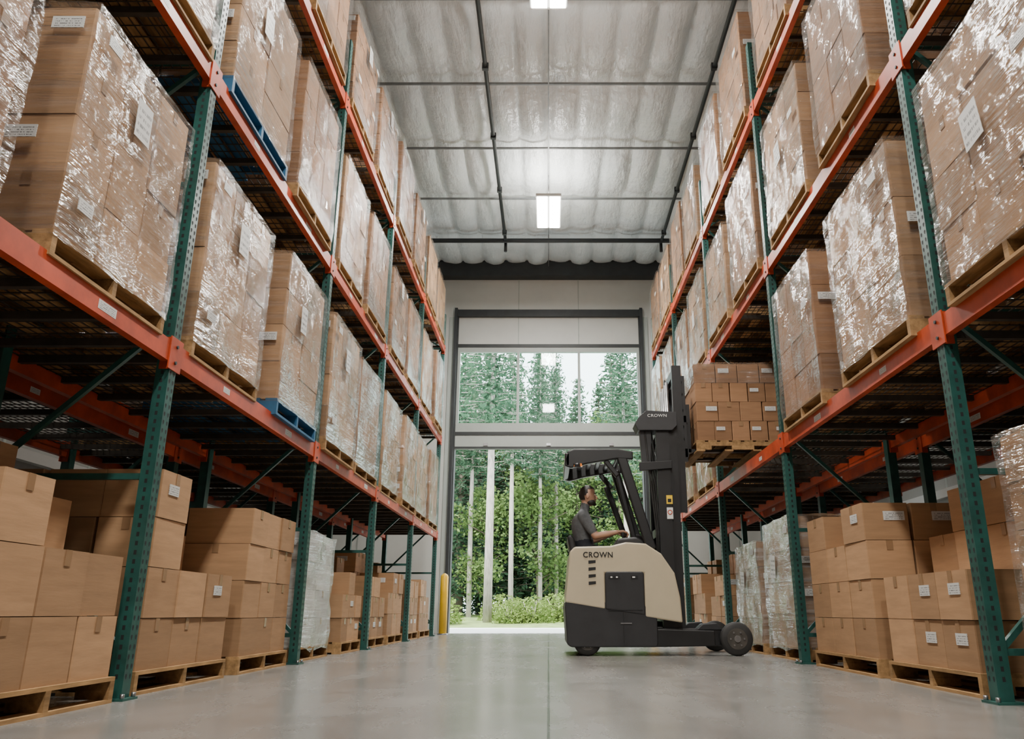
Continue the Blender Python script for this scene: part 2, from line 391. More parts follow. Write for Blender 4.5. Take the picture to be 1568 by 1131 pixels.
# ------------------------------------------------------------------ racks
def wiredeck(L,D):
    b=MB()
    n=int(L/.10)
    for i in range(n+1):
        y=-L/2+L*i/n; b.box(-D/2,D/2,y-.003,y+.003,0,.006,'mesh_wire')
    m=int(D/.06)
    for i in range(m+1):
        x=-D/2+D*i/m; b.box(x-.003,x+.003,-L/2,L/2,.006,.012,'mesh_wire')
    for i in range(7):
        y=-L/2+.12+(L-.24)*i/6; b.box(-D/2,D/2,y-.02,y+.02,-.045,0,'mesh_wire')
    return b.mesh('deck')
def rack(xf,s,posts,levels,top,depth=1.1,holes=True):
    e=bpy.data.objects.new('pallet_rack',None); COL.objects.link(e)
    b=MB(); pw=.085; pd=.08
    def bx(a,c,y0,y1,z0,z1,m): b.box(min(a,c),max(a,c),y0,y1,z0,z1,m)
    xr=xf+s*depth
    for y in posts:
        for k,xa in enumerate((xf,xr-s*pd)):
            bx(xa,xa+s*.006,y-pw/2,y+pw/2,0,top,'rack_green')
            bx(xa+s*.006,xa+s*pd,y-pw/2,y-pw/2+.006,0,top,'rack_green')
            bx(xa+s*.006,xa+s*pd,y+pw/2-.006,y+pw/2,0,top,'rack_green')
            bx(xa+s*(pd-.006),xa+s*pd,y-pw/2+.006,y-.018,0,top,'rack_green'); bx(xa+s*(pd-.006),xa+s*pd,y+.018,y+pw/2-.006,0,top,'rack_green')
            bx(xa-s*.03,xa+s*(pd+.04),y-.08,y+.08,0,.012,'rack_green')
            for q in ((xa-s*.015,y-.06),(xa-s*.015,y+.06)): b.tube([(q[0],q[1],.01),(q[0],q[1],.035)],.012,'steel',6)
            if holes and y>2 and k==0:
                z=.12
                while z<top-.05:
                    for dy in (-.022,.022):
                        xx=xa-s*.0008
                        vs=[(xx,y+dy-.007,z+.012),(xx,y+dy+.007,z+.012),(xx,y+dy+.009,z),(xx,y+dy+.003,z-.014),(xx,y+dy-.003,z-.014),(xx,y+dy-.009,z)]
                        b.add(vs,[(0,1,2,3,4,5)],'hole_dark')
                    yy=y-pw/2-.0008; xc=xa+s*pd*.5
                    vs=[(xc-.008,yy,z+.012),(xc+.008,yy,z+.012),(xc+.008,yy,z-.012),(xc-.008,yy,z-.012)]
                    b.add(vs,[(0,1,2,3)],'hole_dark')
                    z+=.05
        xa=xf+s*pd; xb=xr-s*pd
        z=.25; k=0
        while z<top-.2:
            b.bar((xa,y,z),(xb,y,z),.035,.035,'rack_green')
            z2=min(z+.95,top-.1)
            if k%2==0: b.bar((xa,y,z+.02),(xb,y,z2-.02),.03,.03,'rack_green')
            else: b.bar((xb,y,z+.02),(xa,y,z2-.02),.03,.03,'rack_green')
            z+=.95; k+=1
    decks={}
    for zc in levels:
        for a,c in zip(posts[:-1],posts[1:]):
            for k,xa in enumerate((xf,xr-s*.05)):
                bx(xa,xa+s*.05,a+pw/2,c-pw/2,zc-.065,zc+.03,'rack_orange')
                if k==0: bx(xa,xa+s*.03,a+pw/2,c-pw/2,zc+.03,zc+.065,'rack_orange')
                else: bx(xa+s*.02,xa+s*.05,a+pw/2,c-pw/2,zc+.03,zc+.065,'rack_orange')
            bx(xf-s*.001,xf,a+2.1,a+2.27,zc-.035,zc+.015,'label_paper')
            bx(xf-s*.001,xf,a+.75,a+.86,zc-.03,zc+.01,'label_paper')
            L=round(c-a-.09,3)
            if L not in decks: decks[L]=wiredeck(L,depth-.07)
            addobj('deck',decks[L],e,(xf+s*depth/2,(a+c)/2,zc+.036))
        for y in posts:
            for k,xa in enumerate((xf,xr)):
                sg=-s if k==0 else s
                bx(xa+sg*.008,xa,y-pw/2-.035,y+pw/2+.035,zc-.11,zc+.09,'rack_orange')
                bx(xa+sg*.004,xa-sg*.06,y-pw/2-.012,y-pw/2-.002,zc-.11,zc+.09,'rack_orange')
                for dz in (-.06,.04): 
                    b.tube([(xa+sg*.008,y-.0,zc+dz),(xa+sg*.016,y-.0,zc+dz)],.011,'dark_steel',8)
    b.obj('frame',e)
    return e
LP=[-4.35,-1.4,1.6,4.55,7.6,10.45,13.4,16.35]; RP=[-5.2,-2.0,1.2,4.38,7.65,10.7,13.75,16.6]
LZ=[1.95,3.93,5.93]; RZ=[2.05,3.94,5.87]
XL=-2.27; XR=2.30
rack(XL,-1,LP,LZ,6.75); rack(XR,1,RP,RZ,6.75)
rack(XL-1.35,-1,LP,LZ,6.75,1.1,False); rack(XR+1.35,1,RP,RZ,6.75,1.1,False)
DECK=.048

# ------------------------------------------------------------------ pallets / loads
def pallet(b,x0,x1,y0,y1,wood='pallet_wood'):
    for y in (y0,(y0+y1)/2-.02,y1-.04):
        b.box(x0,x1,y,y+.04,.062,.108,wood)
        L=x1-x0
        for a,c in ((0,.16),(.38,.62),(.84,1)): b.box(x0+L*a,x0+L*c,y,y+.04,.018,.062,wood)
    n=8; w=(x1-x0)/n*.72
    for i in range(n):
        x=x0+(x1-x0-w)*i/(n-1); b.box(x,x+w,y0,y1,.108,.128,wood)
    for i in range(4):
        x=x0+(x1-x0-w)*i/3; b.box(x,x+w,y0,y1,0,.018,wood)
def carton(b,x0,x1,y0,y1,z0,z1,mat,r,lab_y=False,lab_x=0,tape=True,jit=.004,g=.0035,off=0.0):
    rz=r.uniform(-.012,.012)
    dx=r.uniform(-jit,jit); dy=r.uniform(-jit,jit)
    x0+=dx+g;x1+=dx-g;y0+=dy+g;y1+=dy-g
    c=.006
    pl=[(x0+c,y0),(x1-c,y0),(x1,y0+c),(x1,y1-c),(x1-c,y1),(x0+c,y1),(x0,y1-c),(x0,y0+c)]
    cx,cy=(x0+x1)/2,(y0+y1)/2
    cr,sr=math.cos(rz),math.sin(rz)
    pl=[(cx+(x-cx)*cr-(y-cy)*sr,cy+(x-cx)*sr+(y-cy)*cr) for x,y in pl]
    zz1=z1-.004
    vs=[(x,y,z0) for x,y in pl]+[(x,y,zz1) for x,y in pl]
    fs=[(i,(i+1)%8,8+(i+1)%8,8+i) for i in range(8)]+[tuple(range(8))[::-1],tuple(range(8,16))]
    b.add(vs,fs,mat)
    e=.0035
    if tape:
        tl=min(.075,(z1-z0)*.25)
        b.box(cx-.024,cx+.024,y0-e,y1+e,zz1-tl,zz1+.0005,'packing_tape') if r.random()<.5 else b.box(x0-e,x1+e,cy-.024,cy+.024,zz1-tl,zz1+.0005,'packing_tape')
    h=z1-z0
    if lab_y:
        lw=min(.16,(x1-x0)*.5); lh=lw*.42
        xl=x0+(x1-x0)*r.choice((.1,.45)); zl=z0+h*.52
        b.box(xl,xl+lw,y0-e-off-.002,y0-off,zl,zl+lh,'label_paper')
    if lab_x:
        lw=min(.13,(y1-y0)*.4); lh=lw*.5; yl=y0+(y1-y0)*.25; zl=z0+h*.5
        xx=(x1+off if lab_x>0 else x0-off)
        b.box(min(xx,xx+lab_x*(e+.002)),max(xx,xx+lab_x*(e+.002)),yl,yl+lw,zl,zl+lh,'label_paper')
def load_mesh(name,seed,side,D=1.1,W=1.15,layers=4,ch=.335,grid=((3,3),(3,3)),wrap='stretch_film',wood='pallet_wood',mat='cardboard',bigl=True,amp=.014):
    r=random.Random(seed); b=MB()
    pallet(b,-D/2,D/2,-W/2,W/2,wood)
    z=.128
    for l in range(layers):
        gx,gy=grid[l%len(grid)]
        top=(l==layers-1)
        for i in range(gx):
            for j in range(gy):
                d=D-.03; w=W-.03
                x0=-d/2+d*i/gx; y0=-w/2+w*j/gy
                near=(j==0); ais=(i==gx-1 and side>0) or (i==0 and side<0)
                far=(j==gy-1)
                if not(near or ais or far or top or i in(0,gx-1) or l==0): continue
                carton(b,x0,x0+d/gx,y0,y0+w/gy,z,z+ch,mat,r,lab_y=near and (r.random()<(.72 if ais else .4)),lab_x=(side if ais and r.random()<.08 else 0),jit=.006,g=.006,off=.034 if wrap else 0)
        z+=ch
    if wrap:
        q=.006
        b.shell(-D/2-q,D/2+q,-W/2-q,W/2+q,.10,z+.012,wrap,12,amp,seed*3.1)
        if bigl:
            xx=side*(D/2+.020); y=r.uniform(-.3,.1); zz=z-ch*1.6+r.uniform(-.2,.1)
            M=Matrix.Translation((xx,y,zz))@Matrix.Rotation(r.uniform(-.12,.12),4,'X')
            b.box(-.0015,.0015,0,.17,0,.23,'label_paper',0,M)
    return b.mesh(name),z
VAR={}
specs=[(4,.315,((3,3),(3,3)),'pallet_wood','cardboard',True),(4,.325,((3,3),(2,3)),'pallet_wood','cardboard_dark',False),(5,.255,((3,3),(3,4)),'pallet_wood','cardboard',False),
       (4,.31,((2,2),(3,2)),'pallet_blue','cardboard',True),(3,.40,((2,2),(2,3)),'pallet_wood','cardboard',False),(5,.245,((3,4),(3,3)),'pallet_wood','cardboard_dark',True)]
for side in (1,-1):
    for k,(ly,ch,g,wd,mt,bl) in enumerate(specs):
        VAR[(side,k)]=load_mesh('load',11*k+(5 if side>0 else 77),side,1.1,1.2,ly,ch,g,'stretch_film',wd,mt,bl)
def fill(xf,s,posts,levels,seed,skip=(),force={}):
    r=random.Random(seed)
    for li,zc in enumerate(levels):
        for bi,(a,c) in enumerate(zip(posts[:-1],posts[1:])):
            half=(c-a-.09)/2
            for sl in (0,1):
                if (li,bi,sl) in skip: 
                    r.random(); continue
                yc=a+.045+half*(sl+.5)+r.uniform(-.05,.05)
                k=r.choice((0,0,0,1,1,1,2,2,4,4,5,5,5))
                k=force.get((li,bi,sl),k)
                me,zz=VAR[(-s,k)]
                sy=1.0+r.uniform(-.09,.03)
                addobj('wrapped_pallet_load',me,None,(xf+s*(1.1/2-.025+r.uniform(-.02,.02)),yc,zc+DECK),0,(1,sy,1+r.uniform(-.04,.07)))
fill(XL,-1,LP[2:],LZ,3,(),{(1,1,0):3,(1,1,1):1,(0,1,1):3,(0,0,1):0,(0,1,0):0,(0,0,0):5,(1,0,1):1})
fill(XR,1,RP[2:],RZ,9,{(0,2,0),(0,2,1)},{(0,0,1):0,(0,1,0):4,(0,1,1):1})
fill(XL-1.37,-1,LP[2:],LZ[:2],21,{(0,1,1),(0,3,0)}); fill(XR+1.37,1,RP[2:],RZ[:2],22,{(0,1,0),(0,2,1),(0,2,0)})

def stack(xf,s,y0,y1,hts,ch,seed,D=1.1,mat='cardboard',name='carton_stack_on_pallet',lab=.15,inset=.06):
    r=random.Random(seed); b=MB(); W=y1-y0
    x0=xf+s*inset; xc=x0+s*D/2
    pallet(b,-D/2,D/2,-W/2,W/2)
    n=len(hts)
    for i,row in enumerate(hts):
        m=len(row)
        for j,h in enumerate(row):
            for l in range(h):
                d=D-.04; w=W-.04
                xa=(d/2-d*(i+1)/n) if s<0 else (-d/2+d*i/n)
                ya=-w/2+w*j/m
                last=(l==h-1)
                rr=.014 if last else .006
                carton(b,xa,xa+d/n,ya,ya+w/m,.128+l*ch,.128+(l+1)*ch,mat,r,lab_y=r.random()<lab,lab_x=(-s if r.random()<lab and i==0 else 0),jit=rr)
    return b.obj(name,None,(xc,(y0+y1)/2,0))
stack(XL,-1,1.95,3.1,((3,3,3),(4,4,4)),.31,31)
stack(XL,-1,3.28,4.42,((3,2,2),(3,3,3),(4,4,4)),.305,32,inset=0)
stack(XL,-1,4.75,6.05,((4,2,2),(4,4,3),(4,4,4)),.29,33)
stack(XL,-1,6.3,7.45,((4,4,4),(4,4,4)),.28,34)
stack(XL,-1,9.35,10.3,((2,3,2),(4,4,4)),.26,36)
stack(XL,-1,10.6,11.8,((3,3,2),(3,4,3)),.26,37); stack(XL,-1,12.05,13.2,((2,3,3),(4,4,3)),.3,38)
stack(XL,-1,13.6,14.75,((3,3,3),(4,3,3)),.28,39); stack(XL,-1,15.0,16.2,((3,3,2),(3,3,3)),.3,40)
stack(XR,1,4.6,5.82,((2,2,2),(4,4,3),(4,4,4)),.28,42,lab=.3)
stack(XR,1,6.0,7.4,((4,3,4),(4,4,4),(4,4,4)),.28,43,lab=.25)
stack(XR,1,11.0,12.1,((3,3,2),(3,3,3)),.27,45); stack(XR,1,12.4,13.5,((2,3,3),(4,4,3)),.3,46); stack(XR,1,14.1,15.2,((3,3,3),(4,4,3)),.3,47)
me,_=load_mesh('l',401,1,1.0,1.1,4,.27,((2,2),(3,2)),'stretch_film_heavy','pallet_wood','white_goods',False,.045)
addobj('wrapped_pallet_load',me,None,(XL-.6,8.40,0))
me,_=load_mesh('l',402,-1,1.0,1.1,4,.31,((3,2),(2,3)),'stretch_film_heavy','pallet_wood','cardboard',True,.03)
addobj('wrapped_pallet_load',me,None,(XR+.6,8.45,0)); addobj('wrapped_pallet_load',me,None,(XR+.6,9.85,0),0,(1,1,.9))
addobj('wrapped_pallet_load',VAR[(-1,2)][0],None,(XR+.62,3.55,0),0,(1,.95,.95)); addobj('wrapped_pallet_load',VAR[(-1,0)][0],None,(XR+.62,2.1,0),0,(1,.95,1))
for k,(x,y) in enumerate(((XL-1.95,3.0),(XL-1.95,5.4),(XL-1.95,8.9),(XL-1.95,12),(XR+1.97,3.0),(XR+1.97,6.9),(XR+1.97,9.3),(XR+1.97,12.2))):
    addobj('wrapped_pallet_load',VAR[(1 if x<0 else -1,k%3)][0],None,(x,y,0),0,(1,1,.85))

# ------------------------------------------------------------------ forklift (reach truck)
fk=bpy.data.objects.new('reach_forklift',None); COL.objects.link(fk)
Y0=8.95; Y1=10.15
b=MB()
poly=[(.185,.55),(.235,1.09),(.29,1.145),(.69,1.155),(.86,1.195),(1.08,1.18),(1.25,1.07),(1.39,.86),(1.44,.60),(1.455,.34),(1.05,.40),(1.05,.86),(.62,.86),(.62,.48)]
poly=poly[::-1]
for ya,yb in ((Y0,Y0+.14),(Y1-.14,Y1)): b.prism_y(poly,ya,yb,'cream_paint',0)
b.prism_y([(.185,.55),(.40,.55),(.38,1.10),(.30,1.145),(.235,1.09)],Y0+.14,Y1-.14,'cream_paint')
bevel(b.obj('body_shell',fk),.018)
b=MB()
b.prism_y([(.20,.12),(.24,.09),(1.16,.09),(1.18,.12),(1.18,.50),(1.05,.52),(1.05,.56),(.185,.56),(.178,.50)],Y0+.005,Y1-.005,'black_plastic')
b.prism_y([(.62,.48),(1.05,.42),(1.05,.86),(1.03,.88),(.64,.88),(.62,.86)],Y0-.006,Y0+.13,'black_plastic')
b.prism_y([(.62,.48),(1.05,.42),(1.05,.86),(1.03,.88),(.64,.88),(.62,.86)],Y1-.13,Y1+.006,'black_plastic')
b.prism_y([(1.0,.5),(1.28,.45),(1.2,.95),(1.02,1.16)],Y0+.14,Y1-.14,'black_plastic')
bevel(b.obj('chassis',fk),.02)
b=MB()
b.box(.645,1.02,Y0-.012,Y0-.005,.47,.475,'black_paint')
b.box(.812,.815,Y0-.004,Y0+.01,.12,.46,'black_paint')
for i in range(4):
    b.prism_y([(.44,1.0-.075*i-.04),(.52,1.0-.075*i-.03),(.52,1.0-.075*i),(.44,1.0-.075*i-.005)],Y0-.004,Y0+.01,'black_paint')
b.prism_y([(.66,.80),(.78,.80),(.78,.835),(.66,.835)],Y0-.012,Y0,'black_paint'); b.box(.68,.70,Y0-.016,Y0-.012,.81,.825,'white_paint'); b.box(.74,.76,Y0-.016,Y0-.012,.81,.825,'white_paint')
b.prism_y([(.90,.80),(.98,.80),(.98,.835),(.90,.835)],Y0-.012,Y0,'black_paint'); b.box(.92,.95,Y0-.016,Y0-.012,.81,.825,'white_paint')
b.box(.78,.90,Y0-.012,Y0-.004,.33,.34,'steel')
b.obj('vents_and_latches',fk)
def lettering(nm,size,loc,sc,mat,off=0):
    cu=bpy.data.curves.new('lettering','FONT'); cu.body='CROWN'; cu.size=size; cu.extrude=.002; cu.space_character=1.1; cu.offset=off
    lo=bpy.data.objects.new('tmp',cu); COL.objects.link(lo)
    dg=bpy.context.evaluated_depsgraph_get(); me=bpy.data.meshes.new_from_object(lo.evaluated_get(dg)); bpy.data.objects.remove(lo)
    me.materials.clear(); me.materials.append(MATS[mat])
    o=addobj(nm,me,fk,loc); o.rotation_euler=(math.pi/2,0,0); o.scale=sc
lettering('lettering',.115,(.38,Y0-.004,1.03),(.70,.72,1),'black_paint',.002)
lettering('mast_lettering',.07,(1.17,Y0+.138,2.66),(.8,.7,1),'white_paint')
b=MB()
for ya,yb in ((Y0+.10,Y0+.22),(Y1-.22,Y1-.10)):
    b.prism_y([(1.10,.10),(1.98,.10),(2.05,.14),(2.05,.2),(1.85,.28),(1.10,.285)],ya,yb,'black_paint')
    b.prism_y([(1.60,.26),(1.68,.33),(1.84,.34),(1.9,.26)],ya-.01,yb+.03,'black_plastic')
b.box(1.15,1.25,Y0+.1,Y1-.1,.12,.30,'black_paint')
b.prism_y([(1.12,.09),(1.80,.10),(1.80,.26),(1.12,.28)],Y0+.03,Y0+.1,'black_paint')
bevel(b.obj('straddle_legs',fk),.012,2)
b=MB()
def wheel(x,y,r,w):
    prof=[(-w/2-.002,r*.55),(-w/2,r*.86),(-w/2+.012,r*.97),(-w/2+.025,r),(w/2-.025,r),(w/2-.012,r*.97),(w/2,r*.86),(w/2+.002,r*.55)]
    b.tube([(x,y+p[0],r) for p in prof],[p[1] for p in prof],'rubber',36)
    b.tube([(x,y-w/2-.006,r),(x,y+w/2+.006,r)],r*.62,'wheel_hub',28,smooth=False)
    b.tube([(x,y-w/2-.02,r),(x,y+w/2+.02,r)],r*.2,'steel',16)
    for k in range(6):
        a=k*math.pi/3; b.tube([(x+math.cos(a)*r*.42,y-w/2-.014,r+math.sin(a)*r*.42),(x+math.cos(a)*r*.42,y-w/2,r+math.sin(a)*r*.42)],.011,'steel',6)
wheel(2.03,Y0+.04,.175,.09); wheel(2.03,Y1-.04,.175,.09); wheel(.42,Y0+.10,.15,.13); wheel(.42,Y1-.12,.15,.13)
b.obj('wheels',fk)
b=MB()
def rail(x0,x1,yc,z0,z1,sg,m='black_paint'):
    b.box(x0,x1,yc-.006,yc+.006,z0,z1,m); b.box(x0,x0+.018,min(yc,yc+sg*.07),max(yc,yc+sg*.07),z0,z1,m); b.box(x1-.018,x1,min(yc,yc+sg*.07),max(yc,yc+sg*.07),z0,z1,m)
for yc,sg in ((Y0+.19,1),(Y1-.19,-1)):
    rail(1.27,1.42,yc,.10,2.52,sg); rail(1.40,1.52,yc+sg*.03,.2,2.62,sg); rail(1.50,1.61,yc+sg*.06,1.55,3.33,sg)
for z in (.35,1.3,2.0,2.46): b.box(1.28,1.40,Y0+.19,Y1-.19,z,z+.1,'black_paint')
for z in (1.7,2.5,3.2): b.box(1.51,1.56,Y0+.25,Y1-.25,z,z+.09,'black_paint')
for y in (Y0+.38,Y0+.52,Y1-.52,Y1-.38):
    b.tube([(1.36,y,.15),(1.36,y,2.5)],.035,'black_paint',14); b.tube([(1.45,y,1.3),(1.45,y,3.15)],.02,'steel',12)
for y in (Y0+.30,Y1-.30):
    b.box(1.575,1.60,y-.02,y+.02,1.9,3.2,'dark_steel')
b.obj('mast',fk)
b=MB()
b.prism_y([(1.06,2.50),(1.46,2.50),(1.52,2.56),(1.52,2.72),(1.16,2.74),(1.07,2.66),(1.02,2.58)],Y0+.14,Y0+.42,'black_plastic')
b.prism_y([(1.10,2.10),(1.20,2.10),(1.22,2.52),(1.08,2.52)],Y0+.2,Y0+.3,'black_plastic')
for k in range(4): 
    b.tube([(1.14+.03*k,Y0+.2+.03*k,2.5),(1.18+.03*k,Y0+.2+.03*k,2.0),(1.24+.02*k,Y0+.22,1.3),(1.24+.02*k,Y0+.25,1.1)],.012,'rubber',8)
b.prism_y([(1.06,2.02),(1.44,2.05),(1.44,2.14),(1.06,2.12)],Y0+.15,Y0+.2,'black_paint')
bevel(b.obj('mast_head_and_hoses',fk),.02)
b=MB()
ys=Y0+.182
b.box(1.36,1.43,ys-.004,ys,1.64,1.74,'warning_yellow'); b.box(1.375,1.415,ys-.006,ys-.003,1.66,1.70,'black_paint')
b.box(1.36,1.43,ys-.004,ys,1.47,1.60,'white_paint'); b.tube([(1.395,ys-.006,1.545),(1.395,ys-.003,1.545)],.028,'rack_orange',16); b.tube([(1.395,ys-.008,1.545),(1.395,ys-.005,1.545)],.018,'white_paint',16)
b.obj('decals',fk)
b=MB()
FZ=2.24
b.box(1.62,1.66,Y0+.25,Y1-.2,2.20,2.30,'black_paint'); b.box(1.62,1.66,Y0+.25,Y1-.2,2.62,2.70,'black_paint')
for y in (Y0+.28,Y1-.28,(Y0+Y1)/2): b.box(1.60,1.65,y-.03,y+.03,2.15,3.2,'black_paint')
for y in (Y0+.34,Y1-.34):
    b.box(1.655,1.70,y-.05,y+.05,FZ+.02,2.85,'black_paint')
    b.prism_y([(1.655,FZ+.025),(2.65,FZ+.035),(2.65,FZ+.05),(1.655,FZ+.065)],y-.05,y+.05,'black_paint')
for z in (2.4,2.55,2.75,2.95,3.1): b.box(1.60,1.62,Y0+.25,Y1-.25,z,z+.03,'black_paint')
b.obj('fork_carriage',fk)
b=MB()
gp=[(.19,2.15),(.22,2.235),(.30,2.265),(.80,2.265),(.98,2.235),(.98,2.14),(.80,2.15),(.45,2.09),(.26,2.04),(.20,2.06)]
b.prism_y(gp[::-1],Y0+.08,Y0+.16,'black_paint'); b.prism_y(gp[::-1],Y1-.16,Y1-.08,'black_paint')
for i in range(7):
    x=.25+.11*i; b.box(x,x+.055,Y0+.14,Y1-.14,2.17,2.225,'black_paint')
b.box(.19,.25,Y0+.08,Y1-.08,2.06,2.22,'black_paint')
for y in (Y0+.12,Y1-.12):
    b.bar((.84,y,2.2),(1.16,y,1.12),.075,.11,'black_paint',(1,0,0))
    b.bar((.66,y,2.13),(.80,y,1.95),.05,.06,'black_paint',(1,0,0))
b.bar((.80,Y0+.30,2.05),(1.0,Y0+.30,1.20),.04,.06,'black_paint',(1,0,0))
b.bar((.72,Y1-.3,1.95),(1.0,Y1-.3,1.15),.04,.07,'black_paint',(1,0,0))
bevel(b.obj('overhead_guard',fk),.014,2)
b=MB(); b.tube([(.33,Y0+.06,2.085),(.33,Y0+.06,2.05)],.045,'black_paint',16); b.prism_y([(.29,2.05),(.39,2.05),(.38,2.085),(.30,2.085)],Y0+.03,Y0+.09,'amber_lens'); b.obj('beacon',fk)
b=MB()
b.box(.30,.66,Y0+.34,Y1-.34,.96,1.06,'seat_vinyl'); b.prism_y([(.27,1.0),(.36,1.0),(.295,1.27),(.255,1.31),(.215,1.28)],Y0+.30,Y1-.36,'seat_vinyl')
b.box(.36,.6,Y0+.4,Y1-.4,.56,.96,'black_plastic')
b.prism_y([(.74,1.16),(1.12,1.12),(1.12,1.2),(1.0,1.27),(.78,1.25)],Y0+.16,Y0+.44,'black_plastic')
b.prism_y([(.95,1.14),(1.15,1.12),(1.12,1.30),(1.0,1.33)],Y0+.44,Y1-.2,'black_plastic')
bevel(b.obj('seat_and_console',fk),.03)
b=MB(); b.tube([(.86,Y0+.31,1.24),(.86,Y0+.31,1.30)],[.014,.012],'black_plastic',12); b.tube([(.86,Y0+.31,1.29),(.86,Y0+.31,1.33)],[.02,.022],'black_plastic',14,'round'); 
b.tube([(.93,Y1-.42,1.3),(.88,Y1-.42,1.36)],[.012,.012],'black_plastic',12); b.tube([(.88,Y1-.54,1.36),(.88,Y1-.34,1.36)],[.016,.016],'black_plastic',12,'round')
b.obj('control_handle',fk)
def forkload():
    r=random.Random(5); b=MB(); D=1.08; W=1.1
    pallet(b,-D/2,D/2,-W/2,W/2); z=.128
    for l in range(4):
        gx=5 if l%2==0 else 4
        for i in range(gx):
            for j in range(3):
                d=D-.03; w=W-.03; x0=-d/2+d*i/gx; y0=-w/2+w*j/3
                carton(b,x0,x0+d/gx,y0,y0+w/3,z,z+.235,'cardboard_dark',r,lab_y=(j==0 and r.random()<.5),lab_x=(-1 if i==0 and r.random()<.4 else 0))
        z+=.235
    b.shell(-D/2-.003,D/2+.003,-W/2-.003,W/2+.003,z-.25,z+.012,'stretch_film',10,.012,3.3)
    return b.mesh('l')
addobj('carton_pallet_load',forkload(),None,(2.27,9.60,FZ+.055-.062+.01))

# ------------------------------------------------------------------ operator (sits facing +x)
op=bpy.data.objects.new('forklift_operator',None); COL.objects.link(op)
YC=Y0+.58
segs=[]
def S(a,c,ra,rb,m): segs.append((Vector(a),Vector(c),ra,rb,m))
b=MB()
def T(pts,rad,flat=1.0): b.tube(pts,rad,'skin',18,'round',True,flat)
def torso():
    prof=[(.45,1.07,.11,.17),(.44,1.13,.125,.185),(.42,1.22,.118,.165),(.405,1.32,.118,.168),(.395,1.42,.125,.185),(.395,1.50,.118,.20),(.405,1.555,.09,.185),(.415,1.59,.06,.11),(.42,1.62,.05,.06)]
    n=24; vs=[];fs=[]
    for x,z,rx,ry in prof:
        for k in range(n):
            a=2*math.pi*k/n; vs.append((x+math.cos(a)*rx,YC+math.sin(a)*ry,z))
    for i in range(len(prof)-1):
        for k in range(n): fs.append((i*n+k,i*n+(k+1)%n,(i+1)*n+(k+1)%n,(i+1)*n+k))
    fs.append(tuple(range(n))[::-1]); fs.append(tuple(range((len(prof)-1)*n,len(prof)*n)))
    b.add(vs,fs,'skin')
torso()
S((.42,YC,1.28),(.40,YC,1.57),.15,.14,'shirt_fabric'); S((.45,YC,1.12),(.43,YC,1.20),.16,.16,'trouser_fabric')
T([(.42,YC,1.57),(.445,YC,1.70)],[.058,.054]); S((.42,YC,1.635),(.45,YC,1.72),.056,.054,'skin')
hand_pos={}
for sg,hx,hz,hy in ((-1,.80,1.335,Y0+.325),(1,.80,1.365,Y1-.44)):
    sh=(.405,YC+sg*.185,1.535); el=(.545,YC+sg*.235,1.29); wr=(hx,hy,hz)
    mid=tuple(Vector(sh).lerp(Vector(el),.5)); fm=tuple(Vector(el).lerp(Vector(wr),.35))
    T([sh,mid,el],[.062,.052,.043]); T([el,fm,wr],[.043,.042,.027])
    cu_=Vector(sh).lerp(Vector(el),.72)
    T([sh,mid,tuple(cu_)],[.070,.062,.057])
    S(sh,cu_,.068,.062,'shirt_fabric'); S(Vector(sh).lerp(Vector(el),.8),el,.044,.043,'skin'); S(el,wr,.043,.028,'skin')
    hp=(.45,YC+sg*.10,1.12); kn=(.80,YC+sg*.13,1.10); an=(.86,YC+sg*.13,.68)
    T([hp,tuple(Vector(hp).lerp(Vector(kn),.5)),kn],[.092,.080,.060]); T([kn,(.84,YC+sg*.13,.93),an],[.060,.055,.040])
    S(hp,kn,.09,.06,'trouser_fabric'); S(kn,an,.06,.04,'trouser_fabric')
    hand_pos[sg]=wr
me=b.mesh('bodytmp'); o=addobj('tmpb',me)
rm=o.modifiers.new('r','REMESH'); rm.mode='VOXEL'; rm.voxel_size=.009; rm.use_smooth_shade=True
sm=o.modifiers.new('s','SMOOTH'); sm.iterations=6; sm.factor=.5
dg=bpy.context.evaluated_depsgraph_get(); me=bpy.data.meshes.new_from_object(o.evaluated_get(dg)); bpy.data.objects.remove(o)
me.materials.clear(); order=['skin','shirt_fabric','trouser_fabric']
for m in order: me.materials.append(MATS[m])
for p in me.polygons:
    c=p.center; best=1e9;bm_='skin'
    for a,e,ra,rb,m in segs:
        d=e-a; tt=max(0,min(1,(c-a).dot(d)/d.length_squared)); dist=(c-(a+d*tt)).length-(ra+(rb-ra)*tt)
        if dist<best: best=dist;bm_=m
    p.material_index=order.index(bm_); p.use_smooth=True
addobj('body',me,op)
b=MB()
for sg,(wx,wy,wz) in hand_pos.items():
    b.tube([(wx-.02,wy,wz),(wx+.02,wy,wz+.004),(wx+.06,wy,wz+.004),(wx+.085,wy,wz-.002)],[.025,.033,.040,.034],'skin',14,'round',True,.5)
    for k,(dy,L) in enumerate(((-.030,.062),(-.010,.072),(.010,.068),(.029,.054))):
        a=(wx+.080,wy+dy,wz+.002); c=(wx+.080+L*.42,wy+dy*1.05,wz-.006); d=(wx+.080+L*.62,wy+dy*1.05,wz-.030); e=(wx+.080+L*.45,wy+dy,wz-.050)
        b.tube([a,c,d,e],[.0092,.0088,.0082,.0072],'skin',10,'round')
    b.tube([(wx+.02,wy+sg*.026*-1,wz-.004),(wx+.048,wy-sg*.044,wz-.016),(wx+.075,wy-sg*.040,wz-.030)],[.013,.011,.009],'skin',10,'round')
for sg in (-1,1):
    b.tube([(.84,YC+sg*.13,.61),(.93,YC+sg*.13,.60),(1.0-.02,YC+sg*.13,.595)],[.05,.045,.035],'black_plastic',14,'round',True,.8)
    b.tube([(.86,YC+sg*.13,.70),(.85,YC+sg*.13,.62)],[.045,.05],'black_plastic',14,'round')
b.obj('hands_and_shoes',op)
